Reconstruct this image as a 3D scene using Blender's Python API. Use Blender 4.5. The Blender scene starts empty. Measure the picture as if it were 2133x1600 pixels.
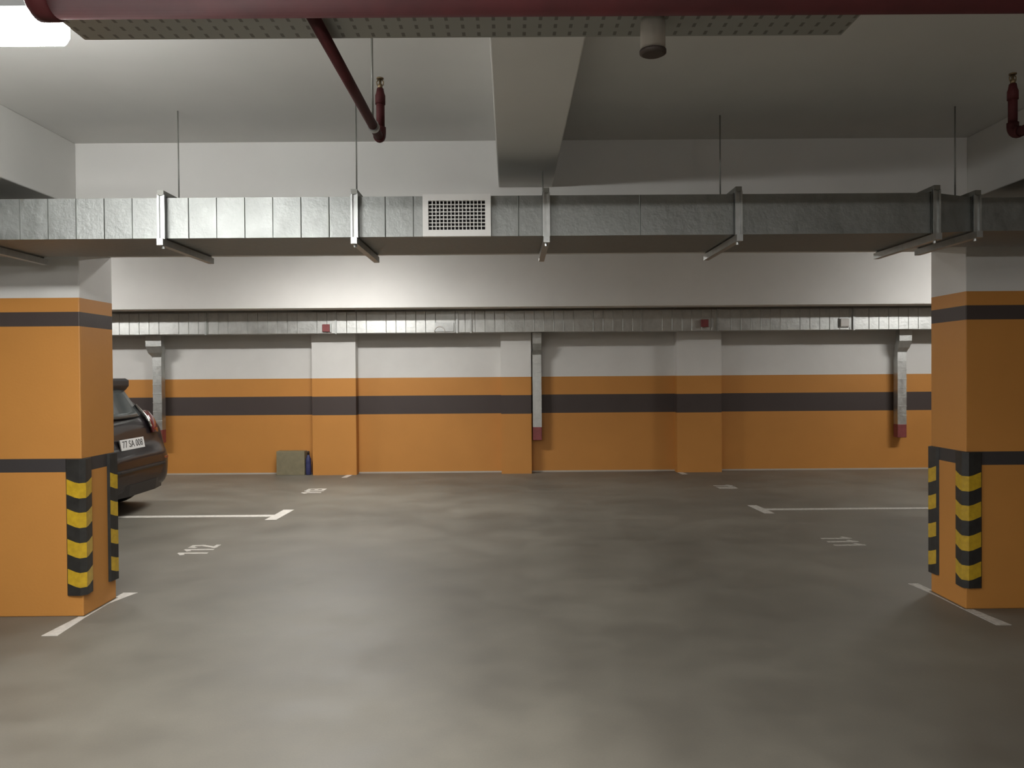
import bpy, bmesh, math, random
from mathutils import Vector, Matrix
random.seed(7)
S = bpy.context.scene
COL = S.collection
PI = math.pi

# ------------------------------------------------------------------ materials
def new_mat(name):
    m = bpy.data.materials.new(name); m.use_nodes = True
    nt = m.node_tree; b = nt.nodes['Principled BSDF']
    return m, nt, b

def setin(b, **k):
    for key, v in k.items():
        b.inputs[key.replace('_', ' ')].default_value = v

def noise(nt, scale, detail=4, rough=.55, coord='Object', vec_scale=None):
    tc = nt.nodes.new('ShaderNodeTexCoord')
    n = nt.nodes.new('ShaderNodeTexNoise')
    n.inputs['Scale'].default_value = scale; n.inputs['Detail'].default_value = detail
    n.inputs['Roughness'].default_value = rough
    src = tc.outputs[coord]
    if vec_scale:
        mp = nt.nodes.new('ShaderNodeMapping'); mp.inputs['Scale'].default_value = vec_scale
        nt.links.new(src, mp.inputs['Vector']); src = mp.outputs['Vector']
    nt.links.new(src, n.inputs['Vector'])
    return n

def ramp(nt, fac, p0, c0, p1, c1):
    r = nt.nodes.new('ShaderNodeValToRGB')
    r.color_ramp.elements[0].position = p0; r.color_ramp.elements[0].color = (*c0, 1)
    r.color_ramp.elements[1].position = p1; r.color_ramp.elements[1].color = (*c1, 1)
    nt.links.new(fac, r.inputs['Fac'])
    return r

def mul_col(nt, a, b, fac=1.0):
    m = nt.nodes.new('ShaderNodeMix'); m.data_type = 'RGBA'; m.blend_type = 'MULTIPLY'
    m.inputs[0].default_value = fac
    nt.links.new(a, m.inputs[6]); nt.links.new(b, m.inputs[7])
    return m.outputs[2]

def bump(nt, b, h, strength, dist=.01):
    bp = nt.nodes.new('ShaderNodeBump'); bp.inputs['Strength'].default_value = strength
    bp.inputs['Distance'].default_value = dist
    nt.links.new(h, bp.inputs['Height']); nt.links.new(bp.outputs['Normal'], b.inputs['Normal'])

def simple(name, col, rough=.5, metal=0.0, spec=.5, nscale=0, var=.1, coat=0.0, bumpk=0):
    m, nt, b = new_mat(name)
    setin(b, Roughness=rough, Metallic=metal, Specular_IOR_Level=spec)
    b.inputs['Base Color'].default_value = (*col, 1)
    b.inputs['Coat Weight'].default_value = coat
    if nscale:
        n = noise(nt, nscale)
        r = ramp(nt, n.outputs['Fac'], .3, tuple(c*(1-var) for c in col), .7, tuple(min(1, c*(1+var)) for c in col))
        nt.links.new(r.outputs['Color'], b.inputs['Base Color'])
        if bumpk: bump(nt, b, n.outputs['Fac'], bumpk)
    return m

WHITE = (.66, .65, .625); ORANGE = (.51, .226, .052); BROWN = (.060, .046, .042)

def banded(name, bands, rough=.55):
    """painted plaster in horizontal bands: bands = [(z_from, colour), ...] from the floor up"""
    m, nt, b = new_mat(name)
    setin(b, Roughness=rough, Specular_IOR_Level=.35)
    g = nt.nodes.new('ShaderNodeNewGeometry'); sx = nt.nodes.new('ShaderNodeSeparateXYZ')
    nt.links.new(g.outputs['Position'], sx.inputs[0])
    col = nt.nodes.new('ShaderNodeRGB'); col.outputs[0].default_value = (*bands[0][1], 1)
    cur = col.outputs[0]
    for z, c in bands[1:]:
        gt = nt.nodes.new('ShaderNodeMath'); gt.operation = 'GREATER_THAN'; gt.inputs[1].default_value = z
        nt.links.new(sx.outputs['Z'], gt.inputs[0])
        mx = nt.nodes.new('ShaderNodeMix'); mx.data_type = 'RGBA'
        nt.links.new(gt.outputs[0], mx.inputs[0]); nt.links.new(cur, mx.inputs[6])
        mx.inputs[7].default_value = (*c, 1); cur = mx.outputs[2]
    n = noise(nt, 2.2, 5)
    r = ramp(nt, n.outputs['Fac'], .3, (.93, .93, .93), .7, (1, 1, 1))
    nt.links.new(mul_col(nt, cur, r.outputs['Color']), b.inputs['Base Color'])
    n2 = noise(nt, 60, 3)
    bump(nt, b, n2.outputs['Fac'], .12, .004)
    return m

M = {}
M['white'] = simple('white_plaster', WHITE, .6, spec=.3, nscale=1.5, var=.04)
M['wall'] = banded('orange_wall_paint', [(0, ORANGE), (.905, BROWN), (1.187, ORANGE), (1.462, WHITE)])
M['column'] = banded('orange_column_paint', [(0, ORANGE), (.908, (.045, .040, .040)), (.993, ORANGE), (1.822, BROWN), (1.912, ORANGE), (2.0, WHITE)], .5)
M['plain'] = banded('plain_wall_paint', [(0, ORANGE), (.905, BROWN), (1.187, ORANGE), (1.462, WHITE)])

def floor_mat():
    m, nt, b = new_mat('grey_coated_concrete')
    n1 = noise(nt, .55, 4, .5)
    n2 = noise(nt, 2.4, 6, .6)
    n3 = noise(nt, 120, 3, .6)
    r1 = ramp(nt, n1.outputs['Fac'], .34, (.138, .127, .104), .66, (.215, .198, .163))
    r2 = ramp(nt, n2.outputs['Fac'], .32, (.78, .78, .78), .62, (1.0, 1.0, 1.0))
    r3 = ramp(nt, n3.outputs['Fac'], .25, (.90, .90, .90), .75, (1.0, 1.0, 1.0))
    c = mul_col(nt, r1.outputs['Color'], r2.outputs['Color'])
    c = mul_col(nt, c, r3.outputs['Color'])
    nt.links.new(c, b.inputs['Base Color'])
    rr = ramp(nt, n2.outputs['Fac'], .3, (.47, .47, .47), .7, (.60, .60, .60))
    nt.links.new(rr.outputs['Color'], b.inputs['Roughness'])
    b.inputs['Specular IOR Level'].default_value = .5
    bump(nt, b, n3.outputs['Fac'], .10, .003)
    return m
M['floor'] = floor_mat()

def galv(name, base, rough, seam=0):
    m, nt, b = new_mat(name)
    n = noise(nt, 9, 6, .65, vec_scale=(1.6, 1, 1))
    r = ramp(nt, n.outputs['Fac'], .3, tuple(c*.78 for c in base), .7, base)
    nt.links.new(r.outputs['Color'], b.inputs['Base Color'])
    setin(b, Metallic=.95)
    rr = ramp(nt, n.outputs['Fac'], .3, (rough-.06,)*3, .7, (rough+.08,)*3)
    nt.links.new(rr.outputs['Color'], b.inputs['Roughness'])
    n2 = noise(nt, 26, 4, .6)
    bump(nt, b, n2.outputs['Fac'], .27, .01)
    return m
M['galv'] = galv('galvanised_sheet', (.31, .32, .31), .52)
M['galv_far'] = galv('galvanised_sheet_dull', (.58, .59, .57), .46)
M['zinc'] = simple('zinc_steel', (.44, .45, .44), .42, .9, nscale=20, var=.1)
M['rod'] = simple('dull_steel_rod', (.22, .22, .20), .5, .4)
M['red_pipe'] = simple('red_painted_pipe', (.055, .008, .009), .7, spec=.3, nscale=8, var=.2)
M['brass'] = simple('dull_brass', (.22, .16, .09), .4, .8)
M['grille'] = simple('white_powder_coat', (.72, .71, .69), .45)
M['dark'] = simple('dark_cavity', (.012, .011, .011), .9)
M['black_rubber'] = simple('black_rubber', (.022, .021, .019), .5, nscale=20, var=.3)
M['yellow'] = simple('yellow_reflective_band', (.50, .32, .020), .32, nscale=30, var=.15, coat=.3)
M['road_paint'] = simple('white_road_paint', (.60, .57, .52), .6, nscale=25, var=.15)
M['worn_paint'] = simple('worn_road_paint', (.47, .45, .41), .6, nscale=40, var=.25)
M['skirt'] = simple('pale_cove_strip', (.42, .37, .31), .6)
M['red_cap'] = simple('dull_red_metal', (.20, .045, .045), .5, nscale=10, var=.2)
M['board'] = simple('olive_grey_board', (.19, .165, .10), .8, nscale=12, var=.12)
M['blue'] = simple('blue_plastic', (.035, .038, .11), .35)
M['maroon'] = simple('maroon_plastic', (.06, .012, .014), .4)
M['cap'] = simple('dark_cap', (.03, .018, .014), .5)
M['car_paint'] = simple('black_car_paint', (.010, .008, .009), .3, spec=.3, coat=.35)
M['car_glass'] = simple('tinted_glass', (.055, .062, .062), .12, spec=.7)
M['black_trim'] = simple('black_plastic_trim', (.014, .013, .013), .45)
M['tail_red'] = simple('red_lamp_lens', (.10, .010, .010), .12, coat=1.0)
M['chrome'] = simple('bright_chrome', (.75, .75, .74), .12, 1.0)
M['tyre'] = simple('tyre_rubber', (.015, .015, .015), .8)
M['alloy'] = simple('alloy_rim', (.35, .35, .35), .3, .9)
M['plate'] = simple('white_number_plate', (.50, .50, .49), .45)
M['ink'] = simple('black_plate_ink', (.02, .02, .02), .6)
M['lamp_body'] = simple('grey_lamp_housing', (.40, .41, .42), .5)
M['white_plastic'] = simple('white_plastic', (.62, .60, .57), .4)
M['sensor_dark'] = simple('brown_dark_plastic', (.04, .028, .022), .6)

def tray_mat():
    m, nt, b = new_mat('perforated_zinc_tray')
    tc = nt.nodes.new('ShaderNodeTexCoord'); sx = nt.nodes.new('ShaderNodeSeparateXYZ')
    nt.links.new(tc.outputs['Object'], sx.inputs[0])
    def saw(out, period, off, hi):
        a = nt.nodes.new('ShaderNodeMath'); a.operation = 'MULTIPLY_ADD'; a.inputs[1].default_value = 1/period; a.inputs[2].default_value = off
        f = nt.nodes.new('ShaderNodeMath'); f.operation = 'FRACT'; l = nt.nodes.new('ShaderNodeMath'); l.operation = 'LESS_THAN'; l.inputs[1].default_value = hi
        nt.links.new(out, a.inputs[0]); nt.links.new(a.outputs[0], f.inputs[0]); nt.links.new(f.outputs[0], l.inputs[0])
        return l.outputs[0]
    k = nt.nodes.new('ShaderNodeMath'); k.operation = 'MULTIPLY'
    nt.links.new(saw(sx.outputs['X'], .045, 0, .22), k.inputs[0]); nt.links.new(saw(sx.outputs['Y'], .05, .2, .5), k.inputs[1])
    mx = nt.nodes.new('ShaderNodeMix'); mx.data_type = 'RGBA'
    mx.inputs[6].default_value = (.30, .31, .29, 1); mx.inputs[7].default_value = (.14, .14, .13, 1)
    nt.links.new(k.outputs[0], mx.inputs[0]); nt.links.new(mx.outputs[2], b.inputs['Base Color'])
    setin(b, Metallic=.4, Roughness=.5)
    return m
M['tray'] = tray_mat()

def emit(name, col, strength):
    m, nt, b = new_mat(name)
    b.inputs['Base Color'].default_value = (.8, .8, .8, 1)
    b.inputs['Emission Color'].default_value = (*col, 1); b.inputs['Emission Strength'].default_value = strength
    return m
def lamp_mats(key, down, side, col=(1.0, .985, .955)):
    M[key] = [emit('lit_'+key, col, down), emit('lit_'+key+'_side', col, side)]
lamp_mats('lamp_front', 175, 82, (.985, .99, .97))
lamp_mats('lamp_rear', 310, 42); lamp_mats('lamp_rear_side', 180, 75); lamp_mats('fill_mid', 35, 22)
lamp_mats('fill_aisle', 125, 175); lamp_mats('fill_aisle_right', 45, 120); lamp_mats('fill_over', 250, 10)

# ------------------------------------------------------------------ mesh helpers
class MB:
    def __init__(s): s.v = []; s.f = []; s.m = []; s.smooth = []
    def add(s, verts, faces, mi=0, smooth=False):
        o = len(s.v); s.v += [tuple(p) for p in verts]
        for f in faces: s.f.append(tuple(o+i for i in f)); s.m.append(mi); s.smooth.append(smooth)
    def grid(s, rows, mi=0):
        n = len(rows[0])
        s.add([p for r in rows for p in r], [(i*n+k, i*n+k+1, (i+1)*n+k+1, (i+1)*n+k) for i in range(len(rows)-1) for k in range(n-1)], mi, True)
    def box(s, x0, x1, y0, y1, z0, z1, mi=0):
        v = [(x0,y0,z0),(x1,y0,z0),(x1,y1,z0),(x0,y1,z0),(x0,y0,z1),(x1,y0,z1),(x1,y1,z1),(x0,y1,z1)]
        s.add(v, [(0,3,2,1),(4,5,6,7),(0,1,5,4),(1,2,6,5),(2,3,7,6),(3,0,4,7)], mi)
    def ring_loft(s, rings, mi=0, smooth=False, caps=True):
        n = len(rings[0]); v = [p for r in rings for p in r]; f = []
        for i in range(len(rings)-1):
            for k in range(n):
                f.append((i*n+k, i*n+(k+1) % n, (i+1)*n+(k+1) % n, (i+1)*n+k))
        s.add(v, f, mi, smooth)
        if caps:
            o = len(s.v)-len(v)
            s.f.append(tuple(o+i for i in reversed(range(n)))); s.m.append(mi); s.smooth.append(False)
            s.f.append(tuple(o+(len(rings)-1)*n+i for i in range(n))); s.m.append(mi); s.smooth.append(False)
    def tube(s, pts, r, seg=16, mi=0, smooth=True, caps=True):
        """round tube along a polyline; r may be a list"""
        pts = [Vector(p) for p in pts]; rings = []
        rr = r if isinstance(r, (list, tuple)) else [r]*len(pts)
        t0 = (pts[1]-pts[0]).normalized()
        up = Vector((0,0,1)) if abs(t0.z) < .9 else Vector((1,0,0))
        a = t0.cross(up).normalized()
        for i, p in enumerate(pts):
            if i == 0: t = pts[1]-pts[0]
            elif i == len(pts)-1: t = pts[-1]-pts[-2]
            else: t = (pts[i+1]-p).normalized()+(p-pts[i-1]).normalized()
            t.normalize()
            a = (a - t*a.dot(t)).normalized(); b = t.cross(a)
            rings.append([p+(a*math.cos(2*PI*k/seg)+b*math.sin(2*PI*k/seg))*rr[i] for k in range(seg)])
        s.ring_loft(rings, mi, smooth, caps)
    def build(s, name, mats, parent=None, bevel=0, loc=(0,0,0)):
        me = bpy.data.meshes.new(name); me.from_pydata(s.v, [], s.f)
        if not isinstance(mats, (list, tuple)): mats = [mats]
        for m in mats: me.materials.append(m)
        for p, mi, sm in zip(me.polygons, s.m, s.smooth): p.material_index = mi; p.use_smooth = sm
        bm = bmesh.new(); bm.from_mesh(me); bmesh.ops.recalc_face_normals(bm, faces=bm.faces); bm.to_mesh(me); bm.free()
        o = bpy.data.objects.new(name, me); COL.objects.link(o); o.location = loc
        if parent: o.parent = parent
        if bevel:
            md = o.modifiers.new('edge', 'BEVEL'); md.width = bevel; md.segments = 2; md.limit_method = 'ANGLE'
        return o

def tag(o, label, cat, group=None):
    o['label'] = label; o['category'] = cat
    if group: o['group'] = group
    return o
def thing(name, label, cat, loc=(0,0,0), group=None):
    o = bpy.data.objects.new(name, None); COL.objects.link(o); o.location = loc
    o.empty_display_size = .1
    return tag(o, label, cat, group)
def struct(name, mb, mat, bevel=0):
    o = mb.build(name, mat, bevel=bevel); o['kind'] = 'structure'; return o
def boxes(*bs):
    m = MB()
    for b in bs: m.box(*b)
    return m

# ------------------------------------------------------------------ the room
XL, XR, YF, YB = -9.6, 9.6, -9.0, 11.77
ZC, ZR = 2.96, 3.26          # front and rear ceiling heights
struct('floor', boxes((XL-.2, XR+.2, YF-.2, YB+.4, -.2, 0)), M['floor'])
struct('ceiling', boxes((XL-.2, XR+.2, YF-.2, 5.21, ZC, ZC+.4)), M['white'])
struct('ceiling_rear', boxes((XL-.2, XR+.2, 5.21, YB+.4, ZR, ZR+.4)), M['white'])
struct('wall_back', boxes((XL-.2, XR+.2, YB, YB+.25, 0, ZR)), M['wall'])
struct('wall_left', boxes((XL-.2, XL, YF, YB, 0, ZR)), M['plain'])
struct('wall_right', boxes((XR, XR+.2, YF, YB, 0, ZR)), M['plain'])
struct('wall_front', boxes((XL-.2, XR+.2, YF-.2, YF, 0, ZR)), M['plain'])
# pilasters of the back wall
PIL = [(-2.985, -2.325), (-.138, .318), (2.515, 3.19)]
for i, (a, b) in enumerate(PIL):
    struct('trim_%d' % (i+1), boxes((a, b, YB-.19, YB, 0, ZR)), M['wall'])
# pale cove strip between floor and back wall
edges = [XL] + [e for p in PIL for e in p] + [XR]
for k in range(0, len(edges), 2):
    struct('baseboard_back' if k == 0 else 'baseboard_back_%d' % (k//2+1), boxes((edges[k], edges[k+1], YB-.012, YB, 0, .022)), M['skirt'])
# ceiling beams
CY0, CY1 = 4.815, 5.215
struct('beam_cross', boxes((XL, XR, CY0, CY1, 2.31, ZR)), M['white'], .006)
struct('beam_centre', boxes((-.063, .272, YF, CY0, 2.668, ZC)), M['white'], .006)
struct('beam_left', boxes((-3.49, -2.70, YF, CY0, 2.568, ZC)), M['white'], .006)
struct('beam_right', boxes((2.868, 3.65, YF, CY0, 2.568, ZC)), M['white'], .006)
struct('beam_rear', boxes((XL, XR, 10.86, 11.16, 2.455, ZR)), M['white'], .006)

# columns
def column(x0, x1, label):
    o = boxes((x0, x1, CY0, CY1, 0, 2.31)).build('column', M['column'], bevel=.006)
    tag(o, label, 'column', 'orange columns')
column(-3.49, -2.69, 'brightly lit orange column with dark stripes beside the parked black car')
column(2.862, 3.66, 'shaded orange column with dark stripes on the dim side, away from the car')

# corner guards
def guard(cx, cy, ex, ey, label):
    """ex, ey: unit directions along the two faces, away from the corner"""
    t, L = .014, .10
    prof = [(L, 0, .028), (L-.012, -t, .026), (.035, -t-.006, .006), (.006, -t-.008, 0),
            (-t-.008, .006, 0), (-t-.006, .035, .006), (-t, L-.012, .026), (0, L, .028)]
    zs = [.135, .185, .278, .370, .465, .560, .655, .745, .84, .99]
    mb = MB(); rows = []
    for i, z in enumerate(zs):
        end = i in (0, len(zs)-1)
        rows.append([(cx+p*ex[0]+q*ey[0], cy+p*ex[1]+q*ey[1], z+(0 if end else dz)) for p, q, dz in prof])
    n = len(prof)
    for i in range(len(rows)-1):
        for k in range(n-1):
            mi = 1 if (i % 2 == 1 and 0 < k < n-2) else 0
            mb.add([rows[i][k], rows[i][k+1], rows[i+1][k+1], rows[i+1][k]], [(0,1,2,3)], mi)
    inner = (cx, cy)
    for r in (rows[0], rows[-1]):
        mb.add(list(r)+[(cx, cy, r[0][2])], [tuple(range(n+1))], 0)
    for a, b in ((0, n), (n-1, n)):
        mb.add([rows[0][a], rows[-1][a], (cx, cy, .99), (cx, cy, .135)], [(0,1,2,3)], 0)
    o = mb.build('corner_guard', [M['black_rubber'], M['yellow']])
    tag(o, label, 'corner guard', 'striped corner guards on the columns')
e = .0005
guard(-2.69+e, CY0-e, (-1,0), (0,1), 'black and yellow rubber guard on the front corner of the bright column by the car')
guard(-2.69+e, CY1+e, (-1,0), (0,-1), 'narrowly seen striped guard on the rear corner of the column next to the car')
guard(2.862-e, CY0-e, (1,0), (0,1), 'black and yellow rubber guard on the front corner of the shaded column')
guard(2.862-e, CY1+e, (1,0), (0,-1), 'narrowly seen striped guard on the rear corner of the shaded column')

# ------------------------------------------------------------------ floor paint
def flat(mb, pts, z=.0025):
    n = len(pts)
    mb.add([(x, y, .0002) for x, y in pts]+[(x, y, z) for x, y in pts],
           [tuple(reversed(range(n))), tuple(range(n, 2*n))]+[(k, (k+1) % n, n+(k+1) % n, n+k) for k in range(n)])
def paint(name, pts, mat, label, cat='floor marking', group='painted parking lines'):
    mb = MB(); flat(mb, pts); o = mb.build(name, mat); tag(o, label, cat, group); return o
# T shaped bay dividers
paint('parking_line', [(-2.57,8.0),(-2.45,8.0),(-2.43,8.6),(-2.55,8.6),(-2.555,8.29),(-7.6,8.29),(-7.6,8.18),(-2.563,8.18)], M['road_paint'],
      'white painted T-shaped bay line running under the parked black car')
paint('parking_line', [(2.70,8.14),(2.80,8.14),(2.795,8.33),(7.6,8.33),(7.6,8.43),(2.79,8.43),(2.77,8.65),(2.67,8.65)], M['worn_paint'],
      'faint white T-shaped bay line ending behind the shaded column')
paint('parking_line', [(-2.735,4.45),(-2.64,4.45),(-2.664,4.79),(-2.672,5.08),(-2.60,5.33),(-2.70,5.33),(-2.70,5.225),(-2.6775,5.222),(-2.6755,4.803),(-2.715,4.803)], M['road_paint'],
      'white bay mark passing along the foot of the bright orange column')
paint('parking_line', [(2.855,4.50),(2.945,4.50),(2.90,4.803),(2.8475,4.803),(2.8475,5.225),(2.88,5.225),(2.87,5.40),(2.80,5.40),(2.835,5.12),(2.842,4.79)], M['worn_paint'],
      'worn grey-white bay mark along the foot of the shaded column')
paint('parking_line', [(-2.49,11.28),(-2.41,11.28),(-2.39,11.575),(-2.47,11.575)], M['road_paint'],
      'short white mark at the foot of the pilaster nearest the blue bottle')
paint('parking_line', [(2.54,11.35),(2.62,11.35),(2.60,11.575),(2.52,11.575)], M['worn_paint'],
      'short faint mark at the foot of the pilaster on the dim side')

# bay numbers: strokes in a 1-high cell (a to the reader's right, b up)
def stroke(p, q, w):
    p, q = Vector(p), Vector(q); d = (q-p).normalized(); n = Vector((-d.y, d.x))*w/2
    p = p-d*w/2; q = q+d*w/2
    return [p-n, q-n, q+n, p+n]
GL = {'0': [((.1,.08),(.1,.92)),((.1,.92),(.4,.92)),((.4,.92),(.4,.08)),((.4,.08),(.1,.08))],
      '1': [((.32,.06),(.32,.94)),((.30,.92),(.12,.80))],
      '2': [((.08,.80),(.12,.93)),((.12,.93),(.40,.93)),((.40,.93),(.42,.62)),((.42,.62),(.08,.08)),((.08,.08),(.44,.08))],
      '3': [((.08,.92),(.40,.92)),((.40,.92),(.40,.08)),((.40,.08),(.08,.08)),((.40,.5),(.16,.5))]}
def number(txt, o, right, up, h, adv, w, mat, label):
    ox, oy = o
    t = thing('bay_number', label, 'painted number', (ox, oy, 0), 'painted bay numbers')
    for i, ch in enumerate(txt):
        mb = MB()
        for k, (p, q) in enumerate(GL[ch]):
            pts = [((i*adv+c.x*h*.95)*right[0]+c.y*h*up[0], (i*adv+c.x*h*.95)*right[1]+c.y*h*up[1]) for c in stroke(p, q, w)]
            flat(mb, pts, .0022+.0002*k)
        mb.build('digit', mat, t)
number('112', (-2.585, 6.44), (0,1), (-1,0), .245, .135, .16, M['road_paint'], 'white painted bay number 112 on the floor behind the bright column')
number('111', (2.795, 6.97), (0,-1), (1,0), .265, .135, .15, M['worn_paint'], 'faint painted bay number 111 on the floor behind the shaded column')
number('113', (-2.445, 9.78), (0,1), (-1,0), .235, .145, .19, M['road_paint'], 'small white bay number in front of the wall beyond the car, before the board')
number('110', (2.70, 10.26), (0,-1), (1,0), .24, .12, .17, M['worn_paint'], 'blurred faint bay number near the dim pilaster of the back wall')

# ------------------------------------------------------------------ front supply duct
DUCT = thing('supply_duct', 'large rectangular galvanised duct with seams crossing in front of the columns', 'duct', (0, 4.05, 2.227))
def inv(o): o.location = -o.parent.location; return o
def ring(x, y0, y1, z0, z1, j=0): return [(x, y0+j, z0), (x, y1, z0), (x, y1, z1), (x, y0+j*.3, z1)]
mb = MB(); rings = []
xs = [-9.5+.1475*k for k in range(0, 81)]
for x in [q for q in xs if q < 2.2]:
    rings.append(ring(x, 4.05, 4.64, 2.228, 2.440, random.uniform(-.0016, .0016)))
rings.append(ring(2.24, 4.05, 4.64, 2.228, 2.440)); rings.append(ring(2.47, 4.075, 4.60, 2.242, 2.418))
for x in [2.9, 3.6, 4.4, 5.4, 6.8, 9.5]: rings.append(ring(x, 4.075, 4.60, 2.242, 2.418, random.uniform(-.001, .001)))
mb.ring_loft(rings)
for x in [q for q in xs if q < -.5] + [.05, .69]:
    mb.add([(x-.004,4.052,2.229),(x,4.0455,2.229),(x+.004,4.052,2.229),(x-.004,4.052,2.439),(x,4.0455,2.439),(x+.004,4.052,2.439)], [(0,1,4,3),(1,2,5,4)])
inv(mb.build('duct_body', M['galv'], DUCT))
# air grille set in the duct
G = thing('air_grille', 'white framed air grille with a square lattice on the front of the duct', 'vent grille', (-.272, 4.04, 2.334))
x0, x1, z0, z1 = -.450, -.094, 2.224, 2.444; a0, a1, b0, b1 = -.420, -.124, 2.258, 2.410
inv(boxes((x0,a0,4.022,4.0465,z0,z1),(a1,x1,4.022,4.0465,z0,z1),(a0,a1,4.022,4.0465,z0,b0),(a0,a1,4.022,4.0465,b1,z1)).build('frame', M['grille'], G))
inv(boxes((a0,a1,4.0425,4.046,b0,b1)).build('backing', M['dark'], G))
mb = MB()
for k in range(1, 15): x = a0+(a1-a0)*k/15; mb.box(x-.0021, x+.0021, 4.026, 4.040, b0, b1)
for k in range(1, 8): z = b0+(b1-b0)*k/8; mb.box(a0, a1, 4.028, 4.042, z-.0021, z+.0021)
inv(mb.build('lattice', M['grille'], G))

# trapeze hangers of the front duct
HANG = [(-2.82, 4.24, 2.568, 'zinc trapeze hanger under the duct above the bright column'),
        (-1.813, 4.24, ZC, 'zinc trapeze hanger on the bright stretch of duct nearest the lamp'),
        (-.806, 4.09, ZC, 'zinc trapeze hanger between the bright duct panels and the grille'),
        (.196, 4.42, 2.668, 'zinc trapeze hanger below the end of the centre beam'),
        (1.201, 4.37, ZC, 'zinc trapeze hanger alone on the dark middle stretch of duct'),
        (2.238, 4.25, ZC, 'zinc band around the wide end of the duct reducer by the shaded column'),
        (2.466, 4.25, ZC, 'zinc hanger at the narrow end of the duct reducer by the shaded column')]
for i, (x, yr, zt, lab) in enumerate(HANG):
    small = i == 6
    zb, zt2, yf, yb = (2.236, 2.424, 4.055, 4.615) if small else (2.222, 2.446, 4.03, 4.66)
    t = thing('duct_hanger', lab, 'duct hanger', (x, 4.05, zb), 'hangers of the front duct')
    inv(boxes((x-.016, x+.016, yf-.03, yb+.03, zb-.036, zb-.002)).build('bottom_bar', M['zinc'], t))
    mb = MB()
    for s in (-1, 1): mb.box(x+s*.014-.005, x+s*.014+.005, yf-.014, yf+.008, zb-.002, zt2+.004)
    mb.box(x-.019, x+.019, yf-.004, yf+.004, zb-.002, zt2+.004)
    inv(mb.build('front_strap', M['zinc'], t))
    inv(boxes((x-.012, x+.012, yb-.006, yb+.008, zb-.002, zt2)).build('rear_strap', M['zinc'], t))
    inv(boxes((x-.016, x+.016, yf-.014, yb+.01, zt2, zt2+.026)).build('top_bar', M['rod'], t))
    mb = MB(); mb.tube([(x, yr, zt2+.02), (x, yr, zt)], .004, 8)
    if i != 5: inv(mb.build('threaded_rod', M['rod'], t))
    mb = MB(); mb.tube([(x, yf+.012, zb-.05), (x, yf+.012, zb-.03)], .009, 6, smooth=False)
    inv(mb.build('nut', M['zinc'], t))

# ------------------------------------------------------------------ rear exhaust duct along the back wall
D2 = thing('exhaust_duct', 'long ribbed galvanised duct under the rear beam along the back wall', 'duct', (0, 11.3, 2.125))
mb = MB(); rings = []
x = -9.5; xs2 = []
while x < 9.5:
    xs2.append(x); x += .145
for x in xs2: rings.append(ring(x, 11.30, 11.575, 2.125, 2.432, random.uniform(-.0015, .0015)))
mb.ring_loft(rings)
for k, x in enumerate(xs2):
    if k % 7 == 3: continue
    mb.add([(x-.006,11.302,2.126),(x,11.291,2.126),(x+.006,11.302,2.126),(x-.006,11.302,2.431),(x,11.291,2.431),(x+.006,11.302,2.431)], [(0,1,4,3),(1,2,5,4)])
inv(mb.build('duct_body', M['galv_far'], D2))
for x in (-4.46, -2.55, -.77, -.57, 1.95, 3.06, 5.06):
    inv(boxes((x-.014, x+.014, 11.275, 11.30, 2.112, 2.44)).build('joint_flange', M['zinc'], D2))
mb = MB()
mb.tube([(-1.03+.075*math.cos(a), 11.28, 2.135+.075*math.sin(a)) for a in [PI*k/14 for k in range(15)]], .009, 8)
inv(mb.build('round_spigot', M['white_plastic'], D2))
inv(boxes((-1.10,-.82,11.282,11.295,2.14,2.27)).build('clean_panel', M['zinc'], D2))

for (x, z, lab) in ((-2.69, 2.20, 'small red box fixed to the rear duct above the pilaster by the blue bottle'),
                    (2.86, 2.23, 'small dark red box fixed to the rear duct on the dim side')):
    t = thing('damper_box', lab, 'control box', (x, 11.28, z-.055), 'red boxes on the rear duct')
    inv(boxes((x-.055,x+.055,11.255,11.288,z-.055,z+.055)).build('housing', M['red_cap'], t, .006))
    inv(boxes((x+.058,x+.075,11.262,11.288,z-.06,z+.065)).build('bracket', M['zinc'], t))
t = thing('white_box', 'small white box fixed to the rear duct near the dim end of the wall', 'control box', (4.92, 11.28, 2.2))
inv(boxes((4.855,4.985,11.258,11.279,2.165,2.285)).build('housing', M['white_plastic'], t, .008))
inv(boxes((4.845,4.995,11.279,11.288,2.155,2.295)).build('back_plate', M['zinc'], t))

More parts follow.
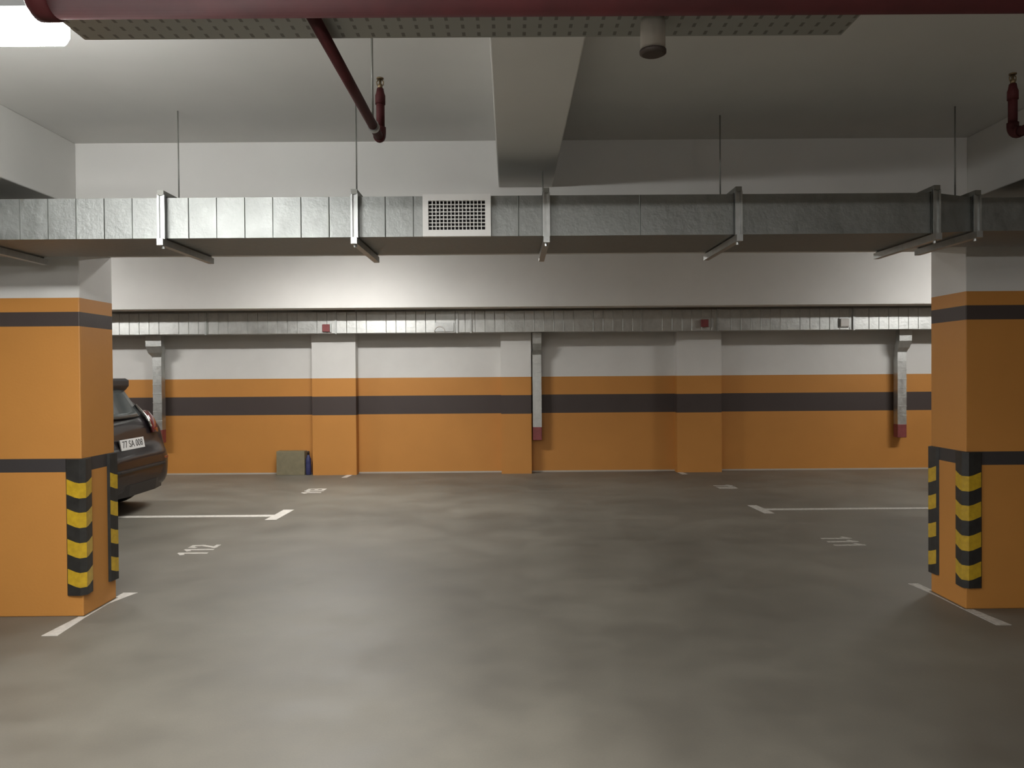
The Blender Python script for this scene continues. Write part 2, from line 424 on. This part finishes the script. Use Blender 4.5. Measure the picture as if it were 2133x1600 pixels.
# drops from the rear duct
for (x, zb, wl, lab) in ((-5.325, .50, 1.75, 'galvanised drop duct with red end partly behind the black car'),
                  (.408, .50, 1.0, 'brightly lit galvanised drop duct with red end beside the middle pilaster'),
                  (5.93, .50, 1.4, 'galvanised drop duct with red end beside the shaded column')):
    t = thing('vent_drop_duct', lab, 'duct', (x, 11.66, zb), 'vertical drop ducts on the back wall')
    r = .067
    def sq(cx, cy, cz, hx, n, hy=.06):
        # square ring whose plane is spanned by x and the vector n (y,z)
        return [(cx-hx, cy-n[0]*hy, cz-n[1]*hy), (cx+hx, cy-n[0]*hy, cz-n[1]*hy), (cx+hx, cy+n[0]*hy, cz+n[1]*hy), (cx-hx, cy+n[0]*hy, cz+n[1]*hy)]
    mb = MB()
    hx = r*wl
    mb.ring_loft([sq(x, 11.545, 2.1235, hx, (1,0), .055), sq(x, 11.55, 1.96, hx, (1,0), .055), sq(x, 11.60, 1.88, hx*.9, (.95,.3)), sq(x, 11.65, 1.83, r*1.1, (.95,.3)),
                  sq(x, 11.665, 1.79, r*1.06, (1,0))])
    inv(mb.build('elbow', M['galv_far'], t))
    mb = MB(); rings = []
    for k in range(9):
        z = 1.80-(1.80-.70)*k/8
        rings.append(sq(x+random.uniform(-.002,.002), 11.665, z, r, (1,0), .063+random.uniform(-.002,.002)))
    mb.ring_loft(rings)
    for k in range(1, 8): z = 1.80-(1.80-.70)*k/8; mb.box(x-r-.003, x+r+.003, 11.598, 11.60, z-.004, z+.004)
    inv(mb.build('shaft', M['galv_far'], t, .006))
    inv(boxes((x-r-.002, x+r+.002, 11.60, 11.732, zb, .702)).build('inlet', M['red_cap'], t, .008))

# ------------------------------------------------------------------ sprinkler pipes
PZ, PY = 2.488, 2.0
P = thing('sprinkler_main', 'thick dark red sprinkler main pipe crossing below the ceiling', 'pipe', (0, PY, PZ))
mb = MB(); mb.tube([(-1.20, PY, PZ), (9.55, PY, PZ)], .057, 32)
inv(mb.build('pipe_run', M['red_pipe'], P))
mb = MB(); mb.tube([(-1.225, PY, PZ), (-1.215, PY, PZ), (-1.17, PY, PZ), (-1.165, PY, PZ)], [.05, .064, .064, .057], 32)
inv(mb.build('end_cap', M['red_pipe'], P))
for x in (-.95, 1.2, 4.0):
    mb = MB(); mb.tube([(x, PY, PZ+.056), (x, PY, ZC)], .006, 8)
    inv(mb.build('hanger_rod', M['rod'], P))

def sprinkler(x, y1, lab, rod):
    t = thing('sprinkler_branch', lab, 'sprinkler pipe', (x, PY, PZ), 'sprinkler branch pipes')
    z = 2.480; r = .0185
    mb = MB(); mb.tube([(x, PY+.0585, z), (x, y1-.03, z)], r, 20)
    inv(mb.build('branch_pipe', M['red_pipe'], t))
    mb = MB(); mb.tube([(x, y1-.05, z)]+[(x, y1-.036+.036*math.sin(a), z+.036-.036*math.cos(a)) for a in [PI/2*k/6 for k in range(7)]]+[(x, y1, z+.05)], .0225, 20)
    inv(mb.build('elbow', M['red_pipe'], t))
    mb = MB(); mb.tube([(x, y1, z+.045), (x, y1, 2.665)], .0175, 20)
    inv(mb.build('riser', M['red_pipe'], t))
    mb = MB(); mb.tube([(x, y1, 2.625), (x, y1, 2.66), (x, y1, 2.672), (x, y1, 2.69)], [.021, .021, .017, .014], 20)
    inv(mb.build('reducer', M['red_pipe'], t))
    mb = MB(); mb.tube([(x, y1, 2.69), (x, y1, 2.705), (x, y1, 2.712), (x, y1, 2.728)], [.010, .010, .005, .006], 12)
    mb.tube([(x-.012, y1, 2.703), (x-.014, y1, 2.718), (x-.004, y1, 2.730)], .0025, 6); mb.tube([(x+.012, y1, 2.703), (x+.014, y1, 2.718), (x+.004, y1, 2.730)], .0025, 6)
    mb.tube([(x, y1, 2.729), (x, y1, 2.734)], .015, 16)
    inv(mb.build('sprinkler_head', M['brass'], t))
    if rod:
        mb = MB(); mb.tube([(x-.003, y1-.17, z+.018), (x-.003, y1-.17, ZC)], .0045, 8)
        inv(mb.build('hanger_rod', M['rod'], t))
        mb = MB(); mb.tube([(x, y1-.185, z), (x, y1-.155, z)], .023, 20)
        inv(mb.build('pipe_clamp', M['zinc'], t))
sprinkler(-.530, 3.205, 'thin red branch pipe bending up to an upright sprinkler on the brighter bay ceiling', True)
sprinkler(2.097, 3.2, 'dark red sprinkler pipe bending upward under the dim ceiling by the shaded column', True)

# cable tray
T = thing('cable_tray', 'perforated zinc cable tray just behind the red main pipe', 'cable tray', (0, 2.22, 2.515))
mb = MB(); mb.box(-1.27, 1.005, 2.125, 2.325, 2.515, 2.518); mb.box(-1.27, 1.005, 2.125, 2.128, 2.518, 2.575); mb.box(-1.27, 1.005, 2.322, 2.325, 2.518, 2.575)
inv(mb.build('tray_channel', M['tray'], T))
for x in (-1.0, .85):
    mb = MB(); mb.tube([(x, 2.225, 2.518), (x, 2.225, ZC)], .005, 8)
    inv(mb.build('hanger_rod', M['rod'], T))
# small drum shaped sensor under the tray
Q = thing('ceiling_sensor', 'small white drum-shaped fitting with a dark underside below the cable tray', 'sensor', (.417, 2.215, 2.515))
mb = MB(); mb.tube([(.417,2.215,2.5148),(.417,2.215,2.50),(.417,2.215,2.425)], [.034,.035,.036], 28)
inv(mb.build('housing', M['white_plastic'], Q))
mb = MB(); mb.tube([(.417,2.215,2.426),(.417,2.215,2.418),(.417,2.215,2.414)], [.038,.038,.030], 28)
inv(mb.build('lens_ring', M['sensor_dark'], Q))

# ------------------------------------------------------------------ lamps
def batten(x0, x1, y, z, mats, lab, ztop, group=None):
    t = thing('batten_lamp', lab, 'lamp', ((x0+x1)/2, y, z), group)
    mb = MB(); prof = [(-.066,.072),(-.064,.03),(-.045,.004),(0,0),(.045,.004),(.064,.03),(.066,.072)]
    xs = [x0, x0+.012, x1-.012, x1]; ks = [.86, 1, 1, .86]; v = []; n = len(prof)
    for x, k in zip(xs, ks): v += [(x, y+dy*k, z+.036+(dz-.036)*k) for dy, dz in prof]
    for i in range(3):
        for q in range(n-1):
            mb.add([v[i*n+q], v[i*n+q+1], v[(i+1)*n+q+1], v[(i+1)*n+q]], [(0,1,2,3)], 0 if q in (2, 3) else 1)
        mb.add([v[i*n+n-1], v[i*n], v[(i+1)*n], v[(i+1)*n+n-1]], [(0,1,2,3)], 1)
    mb.add(v[:n], [tuple(range(n))], 1); mb.add(v[3*n:], [tuple(range(n))], 1)
    inv(mb.build('diffuser', mats, t))
    inv(boxes((x0-.005, x1+.005, y-.068, y+.068, z+.073, z+.118)).build('housing', M['lamp_body'], t, .006))
    for x in (x0+.2, x1-.2):
        mb = MB(); mb.tube([(x, y, z+.112), (x, y, ztop)], .005, 8)
        inv(mb.build('hanger_rod', M['rod'], t))
batten(-2.64, -1.40, 2.42, 2.553, M['lamp_front'], 'glaring white batten lamp hanging near the end of the red main pipe', ZC)
RB = 'battens over the rear bay'
for x, key, lab in ((-2.2, 'lamp_rear', 'lit batten under the rear ceiling, in the middle of its row'),
                    (-6.7, 'lamp_rear_side', 'lit batten under the rear ceiling beyond the parked car'),
                    (6.8, 'lamp_rear_side', 'lit batten under the rear ceiling on the dim side')):
    batten(x-.62, x+.62, 9.1, 3.06, M[key], lab, ZR, RB)
batten(-1.9, -.66, 6.5, 3.06, M['fill_mid'], 'weak added fill batten, unseen, under the rear ceiling just behind the cross beam', ZR, RB)  # unseen, added to lift the middle floor and the duct underside
for x, lab in ((-1.5, 'added fill batten far back over the aisle on the bright side'), (1.7, 'added fill batten far back over the aisle on the dim side')):  # both added behind the camera as fill for the dim bay and column fronts
    batten(x-.62, x+.62, -5.5, 2.553, M['fill_aisle' if x < 0 else 'fill_aisle_right'], lab, ZC, 'added fill battens over the aisle')

batten(-1.45, -.21, 1.25, 2.45, M['fill_over'], 'added fill batten, out of view, hanging over the aisle before the red main pipe', ZC)  # added above the frame to brighten the near middle of the floor

# ------------------------------------------------------------------ things against the back wall
o = MB(); o.box(-3.54, -3.115, 11.60, 11.755, .001, .362)
tag(o.build('grey_box', M['board'], bevel=.004), 'plain olive-grey box standing against the orange back wall', 'box')
def bottle(x, y, h, r, mat, lab):
    t = thing('bottle', lab, 'bottle', (x, y, .001), 'bottles beside the box')
    mb = MB(); z = .001
    mb.tube([(x,y,z),(x,y,z+.01),(x,y,z+h*.42),(x,y,z+h*.46),(x,y,z+h*.5),(x,y,z+h*.66),(x,y,z+h*.78),(x,y,z+h*.86)], [r*.9,r,r,r*.9,r,r*.96,r*.55,r*.32], 24)
    inv(mb.build('body', mat, t))
    mb = MB(); mb.tube([(x,y,z+h*.85),(x,y,z+h*.98),(x,y,z+h)], [r*.42,r*.42,r*.34], 16)
    inv(mb.build('cap', M['cap'], t))
bottle(-3.068, 11.645, .36, .042, M['blue'], 'dark blue plastic bottle standing between the olive-grey box and the pilaster')
bottle(-3.012, 11.72, .27, .021, M['maroon'], 'thin maroon bottle tucked in the corner of the pilaster')

# ------------------------------------------------------------------ parked car, tail towards the aisle
CX, CYC = -4.02, 8.38
CAR = thing('car', 'black hatchback parked tail-out behind the bright orange column', 'car', (CX-2.0, CYC, 0))
def W(u, v, z): return (CX-u, CYC+v, z)
def section(zb, zt, w, wr):
    zs = min(.93, zt-.07); mid = min(.56, zb+(zt-zb)*.5)
    half = [(0, zb), (.72*w, zb), (.95*w, zb+.05), (w, mid), (.985*w, zs), (wr, zt-.035), (wr*.82, zt-.004), (0, zt)]
    return half
ST = [(-.005,.34,.60,.56,.50),(.012,.29,.66,.66,.60),(.05,.25,.69,.755,.69),(.10,.23,.715,.815,.76),(.14,.22,.80,.845,.79),(.17,.22,.96,.86,.79),
      (.21,.22,1.04,.872,.74),(.36,.21,1.20,.888,.68),(.55,.20,1.40,.89,.61),(.70,.20,1.445,.89,.59),(1.2,.20,1.475,.89,.585),(1.9,.20,1.46,.89,.585),
      (2.25,.20,1.38,.89,.60),(2.95,.20,1.0,.885,.72),(3.55,.22,.90,.87,.76),(3.95,.24,.75,.82,.70),(4.13,.27,.62,.70,.60),(4.17,.33,.56,.62,.5)]
mb = MB(); rings = []
for u, zb, zt, w, wr in ST:
    h = section(zb, zt, w, wr)
    rings.append([W(u, v, z) for v, z in h]+[W(u, -v, z) for v, z in reversed(h[1:-1])])
mb.ring_loft(rings, 0, True)
body = inv(mb.build('body', M['car_paint'], CAR))
md = body.modifiers.new('sub', 'SUBSURF'); md.levels = 1; md.render_levels = 2
def interp(z, tab):
    for (z0, u0), (z1, u1) in zip(tab, tab[1:]):
        if z <= z1: return u0+(u1-u0)*(z-z0)/(z1-z0)
    return tab[-1][1]
REAR = [(.70,.10),(.715,.11),(.80,.14),(.96,.17),(1.04,.21),(1.20,.36),(1.40,.55)]
def ur(z): return interp(z, REAR)
# rear window
mb = MB(); rows = []
for k in range(7):
    z = 1.055+(1.365-1.055)*k/6; hv = .40+.17*k/6
    rows.append([W(ur(z)-.040+.03*(q/5)**2, hv*q/5, z) for q in range(-5, 6)])
mb.grid(rows)
g = inv(mb.build('rear_window', M['car_glass'], CAR)); md = g.modifiers.new('t', 'SOLIDIFY'); md.thickness = .03; md.offset = 0
# spoiler
mb = MB(); rings = []
for v in (-.62, -.59, -.3, 0, .3, .59, .62):
    k = 1 if abs(v) > .6 else 0
    rings.append([W(.47+.03*k, v, 1.345), W(.425+.04*k, v, 1.40), W(.425+.04*k, v, 1.465), W(.47, v, 1.488), W(.72, v, 1.486), W(.72, v, 1.42), W(.58, v, 1.34)])
mb.ring_loft(rings); inv(mb.build('spoiler', M['black_trim'], CAR, .008))
# number plate, its characters part of the same mesh
cu = bpy.data.curves.new('plate_text', 'FONT'); cu.body = '77 SA 008'; cu.size = .105; cu.align_x = 'CENTER'; cu.align_y = 'CENTER'; cu.extrude = .0012; cu.space_character = 1.02
tmp = bpy.data.objects.new('plate_text', cu); COL.objects.link(tmp)
dg = bpy.context.evaluated_depsgraph_get(); me = bpy.data.meshes.new_from_object(tmp.evaluated_get(dg))
bpy.data.objects.remove(tmp); bpy.data.curves.remove(cu)
mb = MB(); mb.box(-.006, .006, -.26, .26, -.058, .058)
mb.add([(.0066+v.co.z, v.co.x, v.co.y) for v in me.vertices], [tuple(p.vertices) for p in me.polygons], 1)
bpy.data.meshes.remove(me)
pl = mb.build('number_plate', [M['plate'], M['ink']], CAR); pl.location = Vector(W(.105, 0, .775))-CAR.location; pl.rotation_euler = (0, math.radians(-10), 0)
# tail lamps
for s in (-1, 1):
    def lamp(vs, zs, off, name, mat):
        mb = MB(); rows = []
        for z in zs:
            row = []
            for v in vs:
                wrap = max(0, v-.62)
                row.append(W(ur(z)-off+wrap*.35+wrap*wrap*5, s*(v+off*.6), z))
            rows.append(row)
        mb.grid(rows)
        o = inv(mb.build(name, mat, CAR)); md = o.modifiers.new('t', 'SOLIDIFY'); md.thickness = .03; md.offset = 0
        return o
    lamp([.50,.56,.62,.68,.74,.79,.83], [.86,.92,.98,1.04,1.10], .024, 'tail_lamp', M['tail_red'])
    lamp([.455,.478], [.93,1.0,1.06,1.12,1.18], .036, 'lamp_strip', M['chrome'])
# bumper trim, reflectors, lower valance
mb = MB(); rings = []
for v in [-.74,-.66,-.5,-.25,0,.25,.5,.66,.74]:
    du = .11*max(0, abs(v)-.5)/.24
    rings.append([W(-.022+du, v, .50), W(-.026+du, v, .515), W(-.022+du, v, .53), W(.03+du, v, .53), W(.03+du, v, .50)])
mb.ring_loft(rings); inv(mb.build('bumper_strip', M['black_trim'], CAR))
mb = MB(); rings = []
for v in [-.70,-.55,-.3,0,.3,.55,.70]:
    du = .12*max(0, abs(v)-.45)/.25
    rings.append([W(.0+du, v, .24), W(-.015+du, v, .36), W(.06+du, v, .36), W(.10+du, v, .22)])
mb.ring_loft(rings); inv(mb.build('lower_valance', M['black_trim'], CAR))
for s in (-1, 1):
    inv(boxes((CX-.055, CX-.004, CYC+s*.60-.05, CYC+s*.60+.05, .555, .585)).build('reflector', M['tail_red'], CAR, .004))
mb = MB(); mb.tube([W(ur(1.07)-.03, .05, 1.07), W(ur(1.12)-.03, -.25, 1.12)], .007, 8); inv(mb.build('rear_wiper', M['black_trim'], CAR))
# side windows, handles, mirrors and front lamps
for s in (-1, 1):
    def wv(z): return .872+(.592-.872)*(z-.93)/(1.40-.93)
    pts = [(.62,.97),(2.55,.97),(2.18,1.33),(1.9,1.375),(.85,1.375)]
    mb = MB(); n = len(pts)
    mb.add([W(u, s*(wv(z)+.012), z) for u, z in pts], [tuple(range(n))]); o = inv(mb.build('side_window', M['car_glass'], CAR)); md = o.modifiers.new('t','SOLIDIFY'); md.thickness = .006
    for u in (1.15, 2.0): inv(boxes((CX-u-.09, CX-u+.09, CYC+s*.886-.012, CYC+s*.886+.012, .85, .875)).build('door_handle', M['car_paint'], CAR, .005))
    inv(boxes((CX-2.62, CX-2.48, CYC+s*.93-.07, CYC+s*.93+.07, .98, 1.08)).build('wing_mirror', M['car_paint'], CAR, .02))
    inv(boxes((CX-4.02, CX-3.85, CYC+s*.70-.12, CYC+s*.70+.12, .62, .72)).build('head_lamp', M['chrome'], CAR, .02))
for u in (.72, 3.38):
    for s in (-1, 1):
        y = CYC+s*.78
        mb = MB(); mb.tube([W(u, s*.69, .315), W(u, s*.705, .315), W(u, s*.86, .315), W(u, s*.875, .315)], [.29,.315,.315,.29], 36)
        w = inv(mb.build('wheel', M['tyre'], CAR))
        mb = MB(); mb.tube([W(u, s*.872, .315), W(u, s*.885, .315)], [.21,.19], 30)
        r_ = mb.build('rim', M['alloy'], w)

# ------------------------------------------------------------------ camera, world, view
cam_d = bpy.data.cameras.new('camera'); cam = bpy.data.objects.new('camera', cam_d); COL.objects.link(cam)
cam_d.sensor_width = 36; cam_d.sensor_fit = 'HORIZONTAL'; cam_d.lens = 36*1600/2133; cam_d.clip_end = 100
P_, R_, YAW = math.atan(20/1600), .0075, .0025
f = Vector((math.sin(YAW)*math.cos(P_), math.cos(YAW)*math.cos(P_), -math.sin(P_)))
r = Vector((math.cos(YAW), -math.sin(YAW), 0)); u = r.cross(f)
r2 = r*math.cos(R_)-u*math.sin(R_); u2 = r*math.sin(R_)+u*math.cos(R_)
m = Matrix((r2, u2, -f)).transposed().to_4x4(); m.translation = (0, 0, 1.5)
cam.matrix_world = m
S.camera = cam
w = bpy.data.worlds.new('world'); S.world = w; w.use_nodes = True
w.node_tree.nodes['Background'].inputs['Color'].default_value = (0, 0, 0, 1)
S.cycles.use_denoising = True
S.cycles.max_bounces = 10; S.cycles.diffuse_bounces = 6
S.view_settings.view_transform = 'Standard'; S.view_settings.look = 'None'
S.view_settings.gamma = 1; S.view_settings.use_curve_mapping = False
S.view_settings.exposure = 0.0
